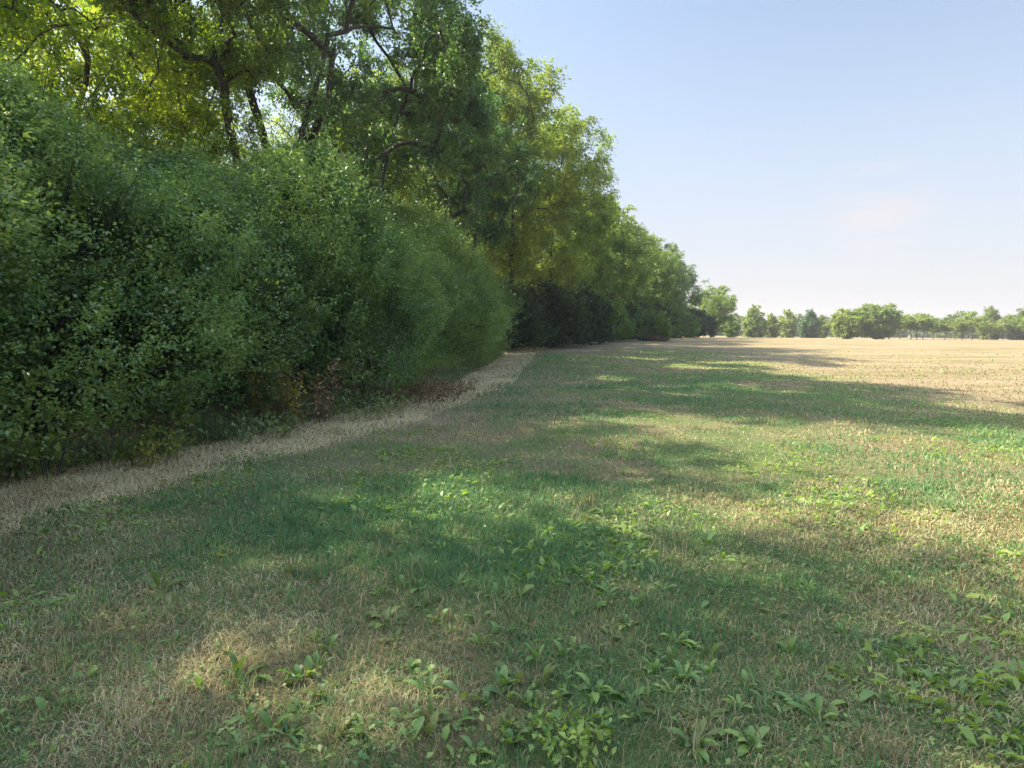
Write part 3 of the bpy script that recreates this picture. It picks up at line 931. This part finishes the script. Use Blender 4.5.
def shrub(name, seed, x, y, label, cat, nst, r0, lo, hi, mat, nl, ls, bend=.4, rad=.007, bark='twig', lowfrac=.2, aspect=.6, group=None):
    rs = np.random.default_rng(seed)
    ch = stems_np(rs, nst, r0, lo, hi, bend, rad)
    sv, sq = tubes_np(ch)
    e = bpy.data.objects.new(name, None); COL.objects.link(e)
    e.location = (x, y, float(height(x, y)))
    tag(e, label, cat, group)
    link('stems', mesh_np(name + '_stems', sv, [sq], M[bark], True), e)
    if nl:
        ci = rs.integers(0, len(ch), nl); t = lowfrac + (1 - lowfrac) * rs.random(nl)
        LP = np.array([ch[c][0][int(tt * 4.99)] * (1 - (tt * 4.99 % 1)) + ch[c][0][int(tt * 4.99) + 1] * (tt * 4.99 % 1) for c, tt in zip(ci, t)])
        LP += rs.normal(size=LP.shape) * ls * .7
        LD = rs.normal(size=(nl, 3)) + np.array([0, 0, -.1])
        V, Q = leaves_np(LP, LD, ls * (.6 + .8 * rs.random(nl)), rs, aspect, .12, .9)
        link('leaves', mesh_np(name + '_leaves', V, [Q], M[mat], False, {'rnd': ('FACE', rs.random(nl))}), e)
    return e


shrub('yellow_leaved_sapling', 61, -4.85, 6.2, 'sapling with large yellow green leaves at the near hedge foot', 'sapling', 7, .25, .5, 1.25, 'big_leaf', 110, .10, .3, .008, 'bark')
shrub('yellow_leaved_sapling', 62, -4.25, 7.0, 'low yellow green shrub at the hedge foot, next to the sapling', 'shrub', 16, .28, .3, .7, 'big_leaf', 420, .055, .4, .005)
shrub('green_sapling', 63, -4.4, 7.7, 'fresh green broad-leaved plant against the dark hedge', 'plant', 9, .2, .6, 1.15, 'weed_pale', 160, .09, .4, .006)
shrub('orange_leaved_spray', 64, -3.72, 9.6, 'spray of yellow and orange leaves out of the green hedge', 'shrub', 14, .25, .7, 1.35, 'gold', 360, .065, .35, .006)
shrub('withered_shrub', 65, -3.5, 10.3, 'withered rusty brown shrub beside the orange-leaved spray', 'shrub', 34, .45, .5, 1.25, 'rust', 900, .06, .5, .006)
shrub('bare_shrub', 66, -2.8, 12.6, 'bare grey brown stems standing at the hedge foot', 'shrub', 12, .28, .9, 1.9, 'rust', 40, .05, .45, .022)
shrub('bramble_heap', 67, -2.45, 13.3, 'low brown heap of dead brambles beside the dry strip', 'brambles', 120, 1.15, .25, .6, 'rust', 1700, .06, .9, .005)
shrub('bramble_heap', 68, -3.05, 11.4, 'dull green and brown brambles below the withered shrub', 'brambles', 90, .95, .25, .65, 'dull', 1500, .055, .9, .005)
shrub('dry_weed_heap', 69, 15.4, 63.2, 'pale brown heap of dry stems at the foot of the small lone tree', 'brush heap', 70, .9, .3, .9, 'rust', 400, .14, .9, .02)

shrub('bramble_heap', 70, -3.95, 8.8, 'olive brown tangle of brambles between the low yellow shrub and the orange-leaved spray', 'brambles', 80, .6, .2, .5, 'dull', 1100, .055, .9, .005)
shrub('dry_brush_heap', 72, -1.95, 15.4, 'low reddish brown dry brush where the strip narrows towards the hedge end', 'brambles', 110, 1.0, .2, .5, 'rust', 1300, .06, .9, .005)
# ragged dry grass reaching out of the hedge onto the strip: uncountable
rs = np.random.default_rng(73)
n = 16000
Yt = 3.2 * (40 / 3.2) ** rs.random(n)
Xt = edge_x(Yt) + .35 - rs.random(n) ** .8 * .95 + .5 * (fbm(edge_x(Yt), Yt, .9, 1) - .5)
kk = rs.random(n) < sstep(.36, .6, fbm(Xt, Yt, 1.1, 2)) + .25
Xt, Yt = Xt[kk], Yt[kk]; n = len(Xt)
isd = rs.random(n) < .55
ct = np.where(isd[:, None], pick(rs, TAN, rs.random(n) * .9), pick(rs, GREEN, rs.random(n) * .7))
V, Q, T, c = blades(rs, Xt, Yt, .10 + .26 * rs.random(n) ** 1.6, np.maximum(.004, np.hypot(Xt, Yt) * .0009), .35 + rs.random(n) * .9, ct)
tag(link('rough_grass', mesh_np('rough_grass', V, [Q, T], M['straw'], False, {'tint': ('POINT', c)})), 'ragged tall grass, half dry, along the hedge foot', 'grass', None, 'stuff')
# mixed undergrowth along the hedge foot: uncountable
rs = np.random.default_rng(71)
ch = []
LPs, LDs = [], []
n = 2600
Yu = 3.0 * (38 / 3.0) ** rs.random(n)
off = rs.random(n) ** 1.3 * .9 - .4
Xu = edge_x(Yu) - off + .15 * (vnoise(Yu, off, 1.1, 0) - .5)
Zu = height(Xu, Yu)
for i in range(n):
    L_ = (.14 + .42 * rs.random() ** 1.4) * (.8 + .5 * off[i])
    a = rs.random() * 6.28
    b = np.array([Xu[i], Yu[i], Zu[i] - .03])
    e = b + np.array([math.cos(a) * L_ * .55, math.sin(a) * L_ * .55, L_])
    mid = (b + e) / 2 + np.array([0, 0, .18 * L_])
    ch.append((np.array([b, mid, e]), np.array([.004, .003, .0015])))
    k = 9
    t = rs.random((k, 1))
    LPs.append(b * (1 - t) + e * t + rs.normal(size=(k, 3)) * .05); LDs.append(rs.normal(size=(k, 3)))
sv, sq = tubes_np(ch)
LP = np.concatenate(LPs); LD = np.concatenate(LDs)
V, Q = leaves_np(LP, LD, .035 + .045 * rs.random(len(LP)), rs, .6, .12, .8)
e = bpy.data.objects.new('undergrowth', None); COL.objects.link(e)
tag(e, 'tangle of low weeds and dry stalks along the hedge foot', 'undergrowth', None, 'stuff')
tag(link('stalks', mesh_np('undergrowth_stalks', sv, [sq], M['twig'], True), e), None, None, None, 'stuff')
tag(link('leaves', mesh_np('undergrowth_leaves', V, [Q], M['dull'], False, {'rnd': ('FACE', rs.random(len(LP)))}), e), None, None, None, 'stuff')


# ------------------------------------------------------------------ broad-leaved weeds in the near grass
def rosette(seed, nl, ll, lw, rise, mat, curl=1.0, teeth=0.0):
    rs = np.random.default_rng(seed)
    VV, QQ, RN, off = [], [], [], 0
    for i in range(nl):
        a = i * 2.4 + rs.normal() * .8
        L_ = ll * (.35 + .85 * rs.random()); W = lw * (.6 + .6 * rs.random()) * (.5 + .5 * L_ / ll)
        el0 = np.clip(rise + rs.normal() * .38, .05, 1.45)
        k = 12 if teeth else 8
        p = np.array([math.cos(a) * .008, math.sin(a) * .008, -.004]); el = el0
        bend = (.75 + rs.random() * .9) * curl
        side = np.array([-math.sin(a), math.cos(a), 0.0])
        tw = rs.normal() * .3
        rows = []
        for j in range(k + 1):
            t = j / k
            prof = (.14 + .05 * t if t < .22 else math.sin(math.pi * ((t - .22) / .78 * .86 + .12)) ** .8) if t < 1 else .02
            d = np.array([math.cos(a) * math.cos(el), math.sin(a) * math.cos(el), math.sin(el)])
            nrm = np.cross(d, side)
            w = W * .5 * prof * (1 + .12 * math.sin(j * 2.6 + i)) * (1 - teeth * (j % 2))
            sd = side * math.cos(tw * t) + nrm * math.sin(tw * t)
            z_ = w * .32
            rows.append([p + sd * w + nrm * -z_ * -1, p, p - sd * w + nrm * z_])
            p = p + d * L_ / k
            el -= bend / k * (1.2 if t > .3 else .5)
            if p[2] < .006 and el < 0: el = .05
        rows = np.array(rows).reshape(-1, 3)
        VV.append(rows)
        for j in range(k):
            o = off + j * 3
            QQ += [(o, o + 1, o + 4, o + 3), (o + 1, o + 2, o + 5, o + 4)]
            RN += [0, 0]
        r_ = rs.random()
        RN[-2 * k:] = [r_] * (2 * k)
        off += len(rows)
    return mesh_np('weed_leaves', np.concatenate(VV), [np.array(QQ)], M[mat], True, {'rnd': ('FACE', np.array(RN))})


ROS = [rosette(81, 5, .13, .044, .85, 'weed'), rosette(82, 7, .11, .034, .6, 'weed'), rosette(83, 3, .14, .046, 1.1, 'weed'),
       rosette(84, 9, .10, .030, .45, 'weed'), rosette(85, 4, .10, .046, .8, 'weed'), rosette(86, 11, .13, .028, .55, 'weed', 1.0, .55),
       rosette(101, 2, .13, .040, 1.0, 'weed'), rosette(102, 8, .08, .034, .7, 'weed'), rosette(103, 12, .12, .034, .5, 'weed', .8, .6),
       rosette(104, 6, .12, .026, .95, 'weed'), rosette(105, 3, .11, .050, .5, 'weed'), rosette(106, 14, .09, .024, .8, 'weed', .9, .5)]
ROSP = rosette(87, 9, .17, .055, .9, 'weed_pale')


def weed(me, x, y, label, s, rz, group=None, mat=None):
    o = link('dock_plant', me, None, (x, y, float(height(x, y))), rz, s)
    tag(o, label, 'weed', group)
    if mat:
        o.material_slots[0].link = 'OBJECT'; o.material_slots[0].material = M[mat]
    return o


def at(u, v):
    """ground place seen at a pixel of the photograph (flat ground, first metres)"""
    v2 = v - .0105 * (u - 512)
    d = EYE * F_PX / (v2 - 332) * .995
    return (u - 512) / F_PX * d, d


weed(ROSP, *at(150, 592), 'pale green broad-leaved weed alone in the thin brown turf', 1.15, .3)
shrub('leafy_clump', 92, *at(580, 745), 'dense dark green clump of small leaves at the bottom of the photo', 'weed', 30, .17, .05, .17, 'weed', 330, .034, .5, .0016, 'twig', .25)
weed(ROSP, *at(228, 690), 'bright yellow green dock with broad leaves, catching the sun', .8, 2.2)
weed(ROS[2], *at(262, 742), 'tall dock with long upright leaves at the lower edge of the photo', 1.15, .9)
rs = np.random.default_rng(91)
spots = [(400, 590), (415, 600), (430, 575), (445, 560), (470, 565), (490, 555), (500, 575), (380, 620), (360, 560), (395, 640), (430, 625), (455, 600),
         (520, 610), (560, 600), (590, 590), (610, 570), (640, 590), (575, 660), (600, 655), (640, 640), (660, 660), (690, 650), (700, 690), (655, 690),
         (600, 620), (630, 615), (540, 640), (480, 660), (450, 690), (500, 700), (430, 700), (300, 720), (330, 700), (350, 745), (200, 740), (215, 760), (290, 690),
         (310, 655), (330, 665), (180, 700), (240, 720), (270, 650), (390, 690), (400, 730), (640, 735), (610, 700), (690, 745), (720, 735), (760, 700), (800, 660),
         (850, 640), (880, 690), (930, 560), (950, 575), (910, 590), (960, 690), (900, 745), (830, 730), (780, 620), (740, 560), (720, 545), (700, 555), (760, 570),
         (820, 590), (860, 560), (510, 485), (520, 470), (505, 460), (540, 500), (480, 520), (450, 515), (420, 530), (600, 520), (640, 510), (560, 530), (690, 500),
         (350, 520), (300, 530), (270, 515), (330, 545), (720, 600), (670, 605), (620, 650), (560, 700), (530, 720), (470, 740), (730, 660), (170, 650), (60, 690),
         (100, 740), (30, 730), (990, 640), (1000, 740), (940, 640)]
for _ in range(110):
    v = 520 + 250 * rs.random() ** .8
    u = 560 + rs.normal() * 210
    if 20 < u < 1010:
        spots.append((u, v))
for k, (u, v) in enumerate(spots):
    x, y = at(u + rs.normal() * 7, v + rs.normal() * 4)
    weed(ROS[(k * 7) % 12], x, y, 'green broad-leaved dock rosette growing in the short meadow grass', .62 + .5 * rs.random(), rs.random() * 6.28, 'dock rosettes in the near meadow', 'weed_pale' if k % 7 in (2, 5) else None)

# ------------------------------------------------------------------ haze
HAZE = 0.0006
x0, x1, y0, y1, z0, z1 = -420, 640, -60, 900, -1.4, 34
hv = np.array([[x, y, z] for z in (z0, z1) for y in (y0, y1) for x in (x0, x1)], float)
hq = np.array([[0, 2, 3, 1], [4, 5, 7, 6], [0, 1, 5, 4], [2, 6, 7, 3], [0, 4, 6, 2], [1, 3, 7, 5]])
m, n, out = newmat('thin_air_haze')
pv = n.nodes.new('ShaderNodeVolumePrincipled')
pv.inputs['Color'].default_value = (1, .97, .93, 1)
pv.inputs['Density'].default_value = HAZE
pv.inputs['Anisotropy'].default_value = .3
n.links.new(pv.outputs[0], out.inputs['Volume'])
USE_HAZE = True
if USE_HAZE:
    tag(link('haze', mesh_np('haze', hv, [hq], m, False)), None, None, None, 'stuff')
